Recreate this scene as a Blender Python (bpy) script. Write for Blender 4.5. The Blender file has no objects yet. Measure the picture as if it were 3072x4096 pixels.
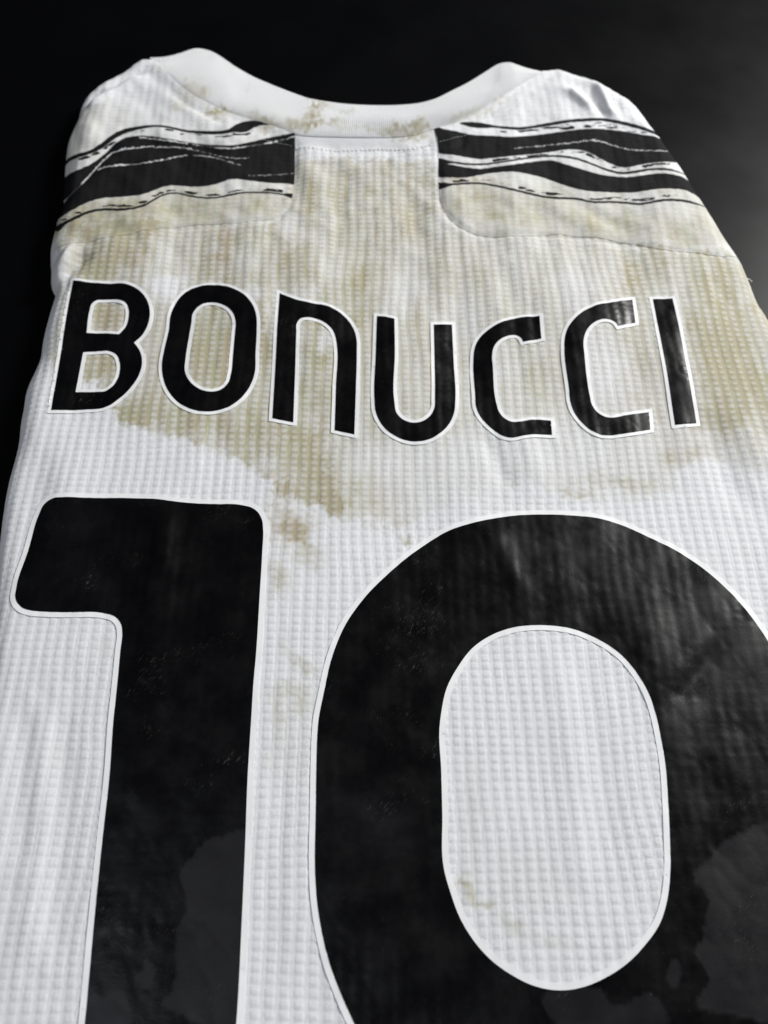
import bpy, math, random
import numpy as np
from mathutils import geometry, Vector

# ------------------------------------------------------------------ camera
F, W, Hh = 3459.0, 3072.0, 4096.0            # focal length in photo pixels, photo size
TH = math.radians(61.25)                     # camera looks this far below the horizontal
Z0 = 0.336                                   # distance to the cloth along the optical axis
T = 0.014                                    # height of the folded shirt above the table
CAM = np.array([0.0, -Z0*math.cos(TH), T + Z0*math.sin(TH)])
sc = bpy.context.scene
COL = sc.collection
cd = bpy.data.cameras.new('camera'); cam = bpy.data.objects.new('camera', cd); COL.objects.link(cam)
cd.sensor_fit = 'VERTICAL'; cd.sensor_height = 36; cd.sensor_width = 27
cd.lens = F/Hh*36; cd.clip_start = 0.01; cd.clip_end = 50
cam.location = CAM; cam.rotation_euler = (math.pi/2-TH, 0, 0)
cd.dof.use_dof = True; cd.dof.focus_distance = 0.318; cd.dof.aperture_fstop = 11
sc.camera = cam
sc.view_settings.view_transform = 'Standard'; sc.view_settings.look = 'None'
sc.view_settings.exposure = 0; sc.view_settings.gamma = 1
# ------------------------------------------------------------------ light
w = bpy.data.worlds.new('World'); sc.world = w; w.use_nodes = True
w.node_tree.nodes['Background'].inputs[0].default_value = (0.75, 0.85, 1, 1)
w.node_tree.nodes['Background'].inputs[1].default_value = 0.012
def area(name, loc, aim, size, power, col, sy=None):
    l = bpy.data.lights.new(name, 'AREA'); l.energy = power; l.color = col
    l.shape = 'RECTANGLE'; l.size = size; l.size_y = sy or size
    o = bpy.data.objects.new(name, l); COL.objects.link(o); o.location = loc
    o.rotation_euler = (Vector(aim)-Vector(loc)).to_track_quat('-Z', 'Y').to_euler()
area('window_light', (1.05, 0.80, 0.85), (0.0, 0.05, 0), 0.4, 39.0, (1.0, 0.99, 0.97), 0.4)
area('fill_light', (-0.55, -0.60, 1.05), (0, 0, 0), 0.6, 6.6, (0.89, 0.93, 1.0))  # unseen cool fill, added to light the cloth without glare on the table

# ------------------------------------------------------------------ geometry helpers
cT, sT = math.cos(TH), math.sin(TH)
def unproj(p, z):
    """ray of a photo pixel met with the height z (z may be an array)"""
    p = np.atleast_2d(np.asarray(p, float)); z = np.broadcast_to(z, (len(p),))
    u = (p[:, 0]-W/2)/F; v = -(p[:, 1]-Hh/2)/F
    dx = u; dy = v*sT + cT; dz = v*cT - sT
    t = (z-CAM[2])/dz
    return np.stack([CAM[0]+dx*t, CAM[1]+dy*t, CAM[2]+dz*t], 1)
def proj(x, y, z):
    dx = x-CAM[0]; dy = y-CAM[1]; dz = z-CAM[2]
    v = dy*sT + dz*cT; d = dy*cT - dz*sT
    return W/2 + F*dx/d, Hh/2 - F*v/d
def Q(x0, y0, s, pts):                       # traced points of one enlarged crop -> photo pixels
    return [(x0+p[0]/s, y0+p[1]/s) + tuple(p[2:]) for p in pts]
def Z1(pts): return Q(200, 150, 1.508, pts)
def Z2(pts): return Q(1100, 150, 1.508, pts)
def Z3(pts): return Q(1972, 150, 1.508, pts)

def vnoise(x, y, seed):
    rs = np.random.RandomState(seed); L = rs.rand(256, 256)
    xi = np.floor(x).astype(int); yi = np.floor(y).astype(int)
    fx = x-xi; fy = y-yi; fx = fx*fx*(3-2*fx); fy = fy*fy*(3-2*fy)
    a = L[xi % 256, yi % 256]; b = L[(xi+1) % 256, yi % 256]
    c = L[xi % 256, (yi+1) % 256]; d = L[(xi+1) % 256, (yi+1) % 256]
    return (a*(1-fx)+b*fx)*(1-fy) + (c*(1-fx)+d*fx)*fy
def fbm(x, y, seed, o=4):
    s = 0; a = 1; n = 0
    for i in range(o):
        s = s + a*vnoise(x*2**i+13.7*i, y*2**i+7.1*i, seed+i); n += a; a *= .5
    return s/n
def sstep(a, b, x):
    t = np.clip((x-a)/(b-a), 0, 1); return t*t*(3-2*t)

def curve(pts, step, closed=True):
    """smooth curve through 2-D points; a third value 1 marks a corner"""
    n = len(pts); P = np.array([p[:2] for p in pts]); C = [len(p) > 2 and p[2] for p in pts]
    def slope(i):
        a, b = P[(i-1) % n], P[(i+1) % n]; c = P[i]
        d0 = np.linalg.norm(c-a)+1e-9; d1 = np.linalg.norm(b-c)+1e-9
        return ((c-a)/d0*d1 + (b-c)/d1*d0)/(d0+d1)
    out = []
    for i in range(n if closed else n-1):
        j = (i+1) % n; a, b = P[i], P[j]; L = np.linalg.norm(b-a)
        ends = (not closed)
        ma = (b-a)/(L+1e-9) if C[i] or (ends and i == 0) else slope(i)
        mb = (b-a)/(L+1e-9) if C[j] or (ends and j == n-1) else slope(j)
        k = max(2, int(math.ceil(L/step)))
        t = np.arange(k)/k; t = t[:, None]
        h = (2*t**3-3*t**2+1)*a + (t**3-2*t**2+t)*ma*L + (-2*t**3+3*t**2)*b + (t**3-t**2)*mb*L
        out.append(h)
    out = np.concatenate(out)
    if not closed: out = np.vstack([out, P[-1]])
    return out
def inside(x, y, poly):
    r = np.zeros(x.shape, bool)
    xa, ya = poly[:, 0], poly[:, 1]; xb, yb = np.roll(xa, -1), np.roll(ya, -1)
    for a, b, c, d in zip(xa, ya, xb, yb):
        if b == d: continue
        m = ((b > y) != (d > y))
        r ^= m & (x < (c-a)*(y-b)/(d-b)+a)
    return r
def segdist(x, y, poly, closed=True, want=False):
    best = np.full(x.shape, 1e9); nx = np.zeros(x.shape); ny = np.zeros(x.shape)
    q = np.roll(poly, -1, 0) if closed else poly[1:]
    for a, b in zip(poly if closed else poly[:-1], q):
        d = b-a; L = d@d+1e-18
        t = np.clip(((x-a[0])*d[0]+(y-a[1])*d[1])/L, 0, 1)
        px = a[0]+t*d[0]; py = a[1]+t*d[1]
        e = (x-px)**2+(y-py)**2; m = e < best
        best = np.where(m, e, best)
        if want: nx = np.where(m, px, nx); ny = np.where(m, py, ny)
    if want: return np.sqrt(best), nx, ny
    return np.sqrt(best)

# ------------------------------------------------------------------ silhouette of the folded shirt
left = [(-230, 4700), (-190, 4096), (-110, 3300), (-50, 2650), (-5, 2200), (8, 2085), (31, 1952), (59, 1850), (73, 1790), (79, 1726),
        (94, 1637), (98, 1604), (134, 1511), (157, 1458), (167, 1393), (191, 1295), (219, 1200), (223, 1185, 1)]
left += Q(180, 850, 4.1475, [(150, 1340), (110, 1260), (90, 1180), (96, 1000), (88, 900), (85, 720), (100, 620), (140, 450), (170, 330), (190, 250), (250, 120)])
left += Z1([(75, 1015), (74, 950), (75, 850), (80, 700), (90, 620), (110, 560), (145, 470), (155, 420), (170, 380), (200, 330),
            (260, 285), (350, 240), (450, 180), (540, 130), (600, 122), (640, 132)])
neck_seam = Q(550, 150, 2.37, [(215, 290), (300, 360), (400, 455), (500, 530), (620, 600), (720, 650), (830, 700), (950, 745), (1060, 775), (1180, 805), (1290, 845), (1400, 885), (1480, 910)])
neck_seam += Z2([(300, 592), (500, 597), (700, 597), (850, 582), (960, 548), (1050, 530), (1150, 500), (1230, 460), (1330, 400), (1430, 330), (1530, 262), (1620, 216)])
right = Z3([(340, 208), (360, 195), (400, 192), (480, 210), (600, 245), (700, 280), (790, 330), (870, 385), (930, 450), (965, 510), (975, 530),
            (1000, 570), (1040, 630), (1100, 730), (1150, 805), (1190, 880), (1240, 970), (1290, 1060), (1340, 1150), (1400, 1250), (1460, 1340), (1500, 1400), (1530, 1470), (1560, 1540), (1600, 1640)])
right += [(3072, 1300), (3130, 1420), (3230, 1700), (3330, 2100), (3420, 2600), (3500, 3200), (3600, 4096), (3650, 4700)]
def wpts(pts, z):
    z = z if np.ndim(z) else np.full(len(pts), z)
    q = unproj([p[:2] for p in pts], z)
    return [tuple(a[:2]) + tuple(p[2:]) for a, p in zip(q, pts)]
def zsil(p):                                 # height at which the outline is seen: low at the sides, high at the far edge
    return T*0.25 if p[1] > 900 else (T*0.7 if p[1] < 450 else T*(0.7-0.45*(p[1]-450)/450))
SILP = left + neck_seam[1:-1] + right
SIL = curve(wpts(SILP, np.array([zsil(p) if p not in neck_seam else T for p in SILP])), 0.003)
neckw = np.array(curve(wpts(neck_seam, T), 0.003, False))

# height map of the cloth (1 mm lookup)
gx = np.arange(-0.26, 0.26, 0.001); gy = np.arange(-0.26, 0.32, 0.001)
GX, GY = np.meshgrid(gx, gy, indexing='ij')
ins = inside(GX, GY, SIL)
D = segdist(GX, GY, SIL) * np.where(ins, 1, -1)
Dn = segdist(GX, GY, neckw, False)
PX, PY = proj(GX, GY, T)
near_neck = np.exp(-(Dn/0.012)**2)
r = 0.013
dd = np.clip(D, 0, r)
base = T*np.sqrt(np.clip(1-(1-dd/r)**2, 0, 1))
base = base*(1-near_neck) + T*near_neck      # under the collar the cloth stays up
fold = np.zeros_like(GX)
up = sstep(2100, 1000, PY)                   # the yoke is more crumpled than the printed area
fold += (fbm(GX/0.016, GY/0.075, 3, 3)-.5)*(0.0030*up+0.0011)
fold += (fbm(GX/0.045, GY/0.05, 9, 2)-.5)*(0.0036*up+0.0014)
fold += (fbm(GX/0.010+GY/0.02, GY/0.014, 31, 2)-.5)*0.0020*sstep(1150, 850, PY)
def ridge(pts, wd, amp):
    global fold
    c = curve([tuple(q[:2]) for q in wpts(pts, T)], 0.004, False)
    d = segdist(GX, GY, c, False)
    e = np.minimum(np.hypot(GX-c[0, 0], GY-c[0, 1]), np.hypot(GX-c[-1, 0], GY-c[-1, 1]))
    fold = fold + amp*np.exp(-(d/wd)**2)*sstep(0, wd*3, e+wd*.6)
K = 1.8517
def V(*p): return [(a*K, b*K) for a, b in p]
ridge(V((1050, 930), (1075, 1000), (1100, 1070)), 0.004, -0.0012)
ridge(V((1130, 930), (1150, 1000), (1165, 1060)), 0.004, 0.0009)
ridge(V((1090, 560), (1110, 640), (1135, 700)), 0.005, -0.0010)
ridge(V((1040, 540), (1060, 620), (1075, 690)), 0.004, 0.0007)
ridge(V((870, 390), (890, 450), (910, 520)), 0.004, -0.0011)
ridge(V((745, 380), (735, 440), (740, 520)), 0.004, -0.0010)
ridge(V((700, 330), (690, 400), (705, 480)), 0.004, 0.0008)
ridge(V((1515, 880), (1560, 1000), (1610, 1120)), 0.006, -0.0012)
ridge(V((1590, 880), (1620, 960), (1650, 1040)), 0.006, 0.0012)
ridge(V((350, 1110), (345, 1200), (340, 1420)), 0.007, 0.0008)
ridge(V((90, 940), (70, 1060), (40, 1250)), 0.008, -0.0010)
ridge(V((150, 960), (140, 1080), (120, 1200)), 0.007, 0.0007)
ridge(V((60, 1500), (52, 1700), (45, 1900)), 0.006, -0.0012)
ridge(V((130, 1500), (118, 1800), (100, 2100)), 0.006, -0.0011)
ridge(V((95, 1500), (85, 1800), (70, 2100)), 0.005, 0.0011)
ridge(V((610, 1600), (600, 1850), (590, 2150)), 0.004, -0.0004)
ridge(V((1250, 1400), (1290, 1600), (1320, 1900)), 0.005, -0.0005)
ridge(V((1200, 1400), (1235, 1650), (1260, 1950)), 0.005, 0.0005)
ridge(V((350, 1085), (352, 1150), (348, 1230), (350, 1290)), 0.0045, 0.0011)
ridge(V((325, 1130), (330, 1190), (345, 1260)), 0.003, -0.0005)
ridge(V((330, 1440), (350, 1500), (360, 1560)), 0.003, 0.0006)
ridge(V((280, 1600), (290, 1680), (300, 1760)), 0.004, 0.0005)
ridge(V((1420, 1480), (1480, 1420), (1540, 1340)), 0.004, 0.0007)
ridge(V((1450, 1530), (1480, 1490), (1560, 1400)), 0.003, -0.0005)
ridge(V((1050, 1130), (1090, 1200), (1120, 1290)), 0.004, 0.0006)
# creases of the shoulders
ridge(Q(180, 850, 4.1475, [(160, 1250), (160, 1080), (210, 920), (310, 780), (450, 640), (590, 590)]), 0.0028, 0.0030)
ridge(Q(180, 850, 4.1475, [(240, 1180), (310, 990), (470, 890), (640, 720), (760, 600)]), 0.0040, -0.0034)
ridge(Q(180, 850, 4.1475, [(620, 480), (800, 380), (1100, 300), (1400, 190)]), 0.0035, -0.0018)
ridge(Z1([(340, 740), (480, 640), (620, 600), (800, 640)]), 0.006, 0.0022)
ridge(Z1([(120, 920), (250, 820), (340, 720), (430, 650)]), 0.004, -0.0022)
ridge(Z1([(520, 1110), (640, 1030), (760, 980)]), 0.006, 0.0012)
ridge(Z1([(640, 1090), (800, 1050), (960, 1040)]), 0.005, -0.0012)
ridge(Z1([(700, 250), (820, 400), (960, 480), (1080, 550)]), 0.0025, -0.0012)
ridge(Z1([(860, 640), (1000, 700), (1150, 740)]), 0.004, -0.0016)
ridge(Z1([(560, 232), (440, 285), (330, 345), (200, 415)]), 0.0022, 0.0016)
ridge(Z1([(580, 190), (430, 245), (310, 305), (200, 375)]), 0.0026, -0.0022)
ridge(Z1([(300, 320), (340, 290), (360, 265)]), 0.002, 0.0012)
ridge(Z2([(1020, 540), (1180, 500), (1330, 430), (1480, 340), (1640, 225)]), 0.0020, 0.0016)
ridge(Z3([(430, 330), (520, 390), (610, 450)]), 0.0024, 0.0026)
ridge(Z3([(610, 290), (660, 370), (700, 440), (750, 490)]), 0.0024, 0.0030)
ridge(Z3([(560, 330), (640, 440), (680, 480)]), 0.0030, -0.0014)
ridge(Z3([(740, 300), (860, 400), (930, 490)]), 0.0016, -0.0010)
ridge(Z3([(-200, 620), (-130, 560), (-100, 520)]), 0.0035, 0.0016)
ridge(Z3([(-230, 690), (-190, 640), (-150, 590)]), 0.0025, -0.0018)
ridge(Z3([(150, 1000), (250, 1050), (330, 1130)]), 0.006, -0.0014)
ridge(Z3([(620, 1010), (700, 1100), (760, 1190)]), 0.006, -0.0016)
ridge(Z3([(350, 1010), (480, 1080), (600, 1180)]), 0.006, 0.0012)
ridge(Z3([(900, 1050), (1000, 1130), (1050, 1220)]), 0.006, 0.0012)
def seam(pts, amp):
    global fold
    c = curve([tuple(q[:2]) for q in wpts(pts, T)], 0.002, False)
    fold = fold - amp*np.exp(-(segdist(GX, GY, c, False)/0.0015)**2)
seam(Z2([(985, 700), (985, 830), (990, 930), (1005, 1000), (1030, 1060), (1070, 1110), (1120, 1150), (1180, 1180), (1240, 1198), (1330, 1207), (1500, 1202), (1659, 1195)]), .0009)
seam(Z3([(330, 1200), (500, 1205), (700, 1225), (850, 1250), (1000, 1278), (1200, 1300), (1400, 1325)]), .0006)
seam(Z1([(1478, 600), (1478, 700), (1476, 850), (1468, 930), (1455, 985), (1430, 1030), (1400, 1065), (1375, 1085), (1200, 1112), (1000, 1130), (850, 1138), (700, 1152), (560, 1168), (420, 1198), (300, 1218), (180, 1240)]), .0008)
seam(Z2([(126, 745), (500, 748), (960, 715)]), .0004)
HG = base + fold*sstep(0, 0.010, D)
# a few passes of smoothing
for _ in range(2):
    HG[1:-1, 1:-1] = (HG[1:-1, 1:-1]*4 + HG[2:, 1:-1]+HG[:-2, 1:-1]+HG[1:-1, 2:]+HG[1:-1, :-2])/8
def bil(G, x, y):
    a = np.clip((x-gx[0])/0.001, 0, len(gx)-1.001); b = np.clip((y-gy[0])/0.001, 0, len(gy)-1.001)
    i = a.astype(int); j = b.astype(int); fa = a-i; fb = b-j
    return (G[i, j]*(1-fa)+G[i+1, j]*fa)*(1-fb) + (G[i, j+1]*(1-fa)+G[i+1, j+1]*fa)*fb
def Hf(x, y): return bil(HG, x, y)
def onto(pts):
    """photo pixels -> plan points on the cloth itself"""
    z = np.full(len(pts), T); P = [p[:2] for p in pts]
    for _ in range(6):
        q = unproj(P, z); z = 0.5*z+0.5*np.maximum(Hf(q[:, 0], q[:, 1]), T*.3)
    return [(a[0], a[1]) + tuple(p[2:]) for a, p in zip(q, pts)]

# knit: waffle cells, 4.2 x 3.05 mm, slightly rotated and warped with the cloth
CX, CY, ROT = 0.00420, 0.00305, math.radians(-0.7)
def cellco(x, y):
    a = x*math.cos(ROT)-y*math.sin(ROT); b = x*math.sin(ROT)+y*math.cos(ROT)
    wx = (fbm(x/0.05, y/0.05, 77, 2)-.5)*0.0045+(fbm(x/0.011, y/0.02, 79, 2)-.5)*0.0009; wy = (fbm(x/0.06, y/0.04, 78, 2)-.5)*0.004
    return (a+wx)/CX, (b+wy)/CY
def knot(u, v):
    fu = u-np.floor(u)-.5; fv = v-np.floor(v)-.5
    return np.exp(-(np.abs(fu)/.30)**2.6-(np.abs(fv)/.33)**2.4)
def relief(u, v):
    fu = u-np.floor(u); fv = v-np.floor(v); du = np.minimum(fu, 1-fu); dv = np.minimum(fv, 1-fv)
    pad = (1-np.exp(-(du/.20)**2))*(1-.48*np.exp(-(dv/.22)**2))
    rib = np.exp(-(du/.055)**2)
    dim = np.exp(-((fu-.5)/.22)**2-((fv-.62)/.14)**2)
    return (pad*0.00044 + rib*0.00026 - dim*0.00009)*(.75+.5*vnoise(u, v, 71))

# ------------------------------------------------------------------ stains
stain_poly = np.array(V((60, 640), (115, 545), (140, 480), (300, 470), (590, 480), (640, 330), (700, 330), (940, 345), (960, 490), (1590, 545), (1720, 640), (1720, 1010),
    (1640, 1040), (1560, 1000), (1500, 1000), (1420, 1075), (1310, 1090), (1230, 1060), (1150, 1050), (1080, 1075), (1000, 1085), (900, 1130), (860, 1140), (800, 1110), (760, 1130),
    (700, 1110), (650, 1080), (600, 1075), (575, 1040), (545, 1010), (520, 1000), (480, 985), (400, 960), (330, 930), (290, 922), (235, 895),
    (215, 830), (160, 812), (105, 800), (100, 720), (125, 640)))
blobs = [  # x, y, rx, ry, rotation, strength, brownness   (photo / 1.8517)
    (250, 560, 70, 40, 0, .55, .7), (200, 600, 40, 40, 0, .3, .6), (460, 545, 50, 60, 0, .5, .8), (620, 560, 60, 40, 0, .25, .5),
    (230, 680, 40, 40, 0, .5, .5), (220, 780, 60, 26, -10, .5, .5), (450, 740, 60, 110, 0, .55, .35), (560, 700, 26, 90, 5, .5, .7), (640, 560, 30, 30, 0, .2, .8),
    (420, 905, 120, 30, 10, .5, .25), (300, 890, 60, 24, 12, .45, .2), (560, 930, 50, 70, 0, .45, .5), (690, 780, 40, 130, 0, .5, .2), (740, 690, 40, 24, 20, .5, .5),
    (660, 970, 60, 40, 0, .35, .4), (780, 600, 60, 50, 0, .3, .4), (830, 470, 20, 90, 0, .35, .9), (730, 460, 20, 80, 0, .3, .6), (880, 420, 16, 60, 0, .3, .7), (670, 420, 14, 60, 0, .35, .8),
    (920, 420, 12, 80, 0, .35, .9), (800, 380, 10, 40, 0, .3, .9), (1000, 590, 50, 50, 0, .3, .7), (1120, 720, 50, 40, 0, .3, .7), (1180, 820, 60, 50, 0, .3, .4),
    (1360, 600, 20, 60, -8, .45, .9), (1480, 600, 120, 60, 10, .30, .7), (1560, 760, 70, 110, -10, .50, .6), (1620, 850, 50, 100, -15, .45, .7), (1420, 760, 20, 60, 0, .2, .6),
    (1480, 985, 60, 26, 0, .35, .6), (1340, 1040, 90, 16, 5, .35, .8), (1240, 1065, 50, 10, 10, .45, .9), (1560, 900, 50, 40, 0, .3, .7),
    (640, 1140, 34, 34, 0, .65, .6), (650, 1160, 14, 20, 0, .5, .9), (600, 1250, 24, 40, 0, .45, .4), (720, 1080, 30, 24, 0, .45, .5), (740, 1090, 12, 12, 0, .4, .9), (665, 1200, 30, 26, 0, .35, .3), (610, 1120, 30, 60, 0, .4, .8),
    (880, 1160, 14, 8, 0, .55, .5), (800, 1130, 26, 10, 20, .3, .6), (690, 1040, 30, 40, 0, .35, .4),
    (655, 1440, 34, 12, 25, .45, .5), (615, 1400, 14, 24, 0, .28, .3), (640, 1490, 36, 22, 0, .32, .6), (600, 1540, 16, 50, 0, .30, .6), (660, 1530, 30, 26, 0, .28, .7), (590, 1620, 20, 60, 0, .12, .9), (640, 1620, 40, 80, 0, .10, .8),
    (1005, 1920, 16, 34, -10, .55, .2), (1050, 1955, 30, 10, 25, .5, .1), (1110, 2000, 40, 18, 20, .30, .1), (1190, 2035, 60, 14, 5, .22, .1), (1020, 1760, 30, 120, 0, .12, .3), (1150, 1900, 120, 80, 0, .08, .1),
    (230, 1400, 16, 30, 0, .15, .9), (140, 1640, 30, 80, 0, .06, .4), (60, 900, 20, 30, 0, .12, .6),
    (420, 200, 26, 26, 40, .40, 1.0), (468, 242, 20, 14, 0, .85, .4), (560, 262, 30, 12, 10, .45, .6), (390, 230, 26, 16, 40, .3, 1.), (505, 245, 12, 8, 0, .3, .3),
    (690, 232, 26, 10, -30, .60, .8), (665, 260, 16, 18, 30, .5, .7), (740, 236, 24, 6, 5, .35, .6), (640, 268, 40, 10, 0, .45, .5), (700, 262, 40, 8, 8, .5, .4), (800, 275, 50, 8, 0, .28, .3),
    (880, 272, 34, 13, -5, .70, .8), (905, 285, 30, 12, 0, .5, .6), (840, 285, 24, 8, 0, .4, .4), (1000, 250, 40, 10, -20, .35, .3), (540, 190, 10, 6, 0, .15, .4), (350, 150, 16, 8, 40, .2, .4), (1060, 235, 40, 8, -30, .35, .4),
    (175, 260, 60, 40, 0, .25, .3), (160, 330, 50, 40, 0, .30, .3), (250, 240, 60, 26, 0, .10, .3), (150, 480, 60, 30, 0, .45, .6), (250, 460, 90, 26, 0, .40, .4), (420, 455, 120, 26, 0, .30, .5), (560, 440, 50, 30, 0, .35, .7),
    (1020, 420, 60, 30, 0, .30, .3), (1100, 470, 140, 36, 5, .30, .3), (1330, 480, 120, 30, 5, .30, .4), (1480, 510, 70, 26, 10, .22, .3), (240, 500, 120, 20, -5, .35, .3), (1000, 390, 50, 10, 0, .3, .5), (570, 275, 26, 8, 0, .3, .6)]
clean = [(360, 620, 44, 26, 0, .9), (540, 640, 26, 20, 0, .6), (665, 640, 26, 30, 0, .5), (700, 730, 20, 26, 0, .8), (620, 480, 22, 40, 0, .6), (590, 680, 12, 60, 0, .4), (120, 590, 30, 40, 0, .7), (110, 700, 24, 60, 0, .5),
         (1240, 620, 50, 60, 0, .55), (1100, 780, 30, 60, 0, .35), (860, 640, 50, 50, 0, .35), (1300, 800, 60, 90, 0, .6), (1000, 980, 120, 50, 0, .55), (820, 1000, 60, 50, 0, .55), (720, 590, 30, 30, 0, .4), (1450, 690, 30, 120, 0, .3),
         (570, 1000, 30, 20, 0, .5), (1200, 960, 120, 50, 0, .5), (520, 560, 30, 30, 0, .3), (350, 540, 30, 50, 0, .4), (1000, 700, 60, 50, 0, .3), (1380, 940, 60, 50, 0, .4)]
def stains(x, y, u, v, z=None):
    px, py = proj(x, y, np.full(x.shape, T) if z is None else z)
    n1 = fbm(x/0.006, y/0.006, 101, 4)-.5; n2 = fbm(x/0.006, y/0.006, 131, 4)-.5
    wx = px+n1*70+(fbm(x/.0016, y/.0022, 161, 2)-.5)*42; wy = py+n2*60+(fbm(x/.0016, y/.0022, 163, 2)-.5)*46
    xs = wx/K; ys = wy/K
    d = segdist(wx, wy, stain_poly); i = inside(wx, wy, stain_poly)
    sd = np.where(i, d, -d)
    yok = sstep(1900, 1500, py)
    s = sstep(-8, 26, sd)*(0.30+0.50*fbm(x/0.012, y/0.030, 58, 3)**1.2)*(1-.25*sstep(1400, 2000, px)*sstep(2600, 2300, px))
    edge = np.exp(-((sd-26)/26)**2)*0.14*sstep(1350, 1600, py)     # tide line
    s = s+edge*(fbm(x/0.01, y/0.01, 55, 2) > .42)
    s = s*(1-.8*sstep(860, 1090, ys)*sstep(780, 950, xs))
    pan = np.maximum(sstep(660, 600, xs)*sstep(515, 470, ys)*sstep(200, 330, ys)*(.35+.65*sstep(360, 430, ys)), sstep(930, 960, xs)*sstep(570, 510, ys)*sstep(300, 440, ys))
    s = np.maximum(s, pan*.42*(.6+.8*(fbm(x/0.014, y/0.014, 59, 3)-.1)))
    tone = np.full(x.shape, .35)
    for (bx, by, rx, ry, ro, a, br) in blobs:
        m = (np.abs(xs-bx) < 3*max(rx, ry)) & (np.abs(ys-by) < 3*max(rx, ry))
        if not m.any(): continue
        c, q = math.cos(math.radians(ro)), math.sin(math.radians(ro))
        ex = (xs[m]-bx)*c+(ys[m]-by)*q; ey = -(xs[m]-bx)*q+(ys[m]-by)*c
        g = a*np.exp(-((ex/rx)**2+(ey/ry)**2)**1.3)
        g = g*(.55+.9*fbm(x[m]/0.003, y[m]/0.003, 66, 3))
        s[m] += g*(.62 if 300 < by < 1020 else .95); tone[m] = tone[m]*(1-g)+br*g
    for (bx, by, rx, ry, ro, a) in clean:
        m = (np.abs(xs-bx) < 3*rx) & (np.abs(ys-by) < 3*ry)
        if not m.any(): continue
        s[m] *= 1-a*np.exp(-(((xs[m]-bx)/rx)**2+((ys[m]-by)/ry)**2)**1.5)
    s = s*(.42+1.15*(.5*fbm(x/0.0028, y/0.020, 88, 3)+.5*fbm(x/0.005, y/0.005, 89, 3)))
    tone = tone+(fbm(x/0.004, y/0.05, 99, 3)-.5)*1.3
    # thin dried rims
    q = fbm(x/0.013, y/0.013, 141, 4); vein = np.exp(-((q-.5)/.012)**2)+.7*np.exp(-((fbm(x/0.009, y/0.009, 151, 4)-.56)/.012)**2)
    vm = np.exp(-(((xs-640)/150)**2+((ys-1090)/170)**2)**1.5)+.8*np.exp(-(((xs-640)/40)**2+((ys-1470)/130)**2)**1.5)+.8*np.exp(-(((xs-1240)/260)**2+((ys-1060)/45)**2)**1.5)+.7*np.exp(-(((xs-500)/260)**2+((ys-930)/70)**2)**1.5)+.5*np.exp(-(((xs-1100)/90)**2+((ys-1980)/60)**2)**1.5)
    add = vein*vm*.26
    s = s+add; tone = tone+add*.8
    return np.clip(s, 0, 1), np.clip(tone, 0, 1)

# ------------------------------------------------------------------ mesh helpers
def link(name, me, mat, parent=None, smooth=True):
    o = bpy.data.objects.new(name, me); COL.objects.link(o)
    me.materials.append(mat)
    if smooth: me.polygons.foreach_set('use_smooth', np.ones(len(me.polygons), bool))
    if parent: o.parent = parent
    return o
def mesh(name, V3, faces, uv=None, attr=None):
    me = bpy.data.meshes.new(name)
    V3 = np.asarray(V3, float)
    fs = np.asarray(faces) if not isinstance(faces, list) else None
    if fs is not None:
        k = fs.shape[1]
        me.vertices.add(len(V3)); me.vertices.foreach_set('co', V3.ravel())
        me.loops.add(fs.size); me.loops.foreach_set('vertex_index', fs.ravel().astype(np.int32))
        me.polygons.add(len(fs)); me.polygons.foreach_set('loop_start', (np.arange(len(fs))*k).astype(np.int32))
        me.update(calc_edges=True); me.validate()
    else:
        me.from_pydata(V3.tolist(), [], faces)
    if uv is not None:
        l = np.empty(len(me.loops), np.int32); me.loops.foreach_get('vertex_index', l)
        me.uv_layers.new(name='cell').data.foreach_set('uv', uv[l].astype(np.float32).ravel())
    if attr is not None:
        a = me.attributes.new('dirt_sheen', 'FLOAT_COLOR', 'POINT'); a.data.foreach_set('color', attr.astype(np.float32).ravel())
    me.update(); return me
def boundary_edges(F_):
    k = F_.shape[1]
    e = np.concatenate([np.stack([F_[:, i], F_[:, (i+1) % k]], 1) for i in range(k)])
    key = np.sort(e, 1); key = key[:, 0].astype(np.int64)*(F_.max()+1)+key[:, 1]
    _, inv, cnt = np.unique(key, return_inverse=True, return_counts=True)
    return e[cnt[inv] == 1]
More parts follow.
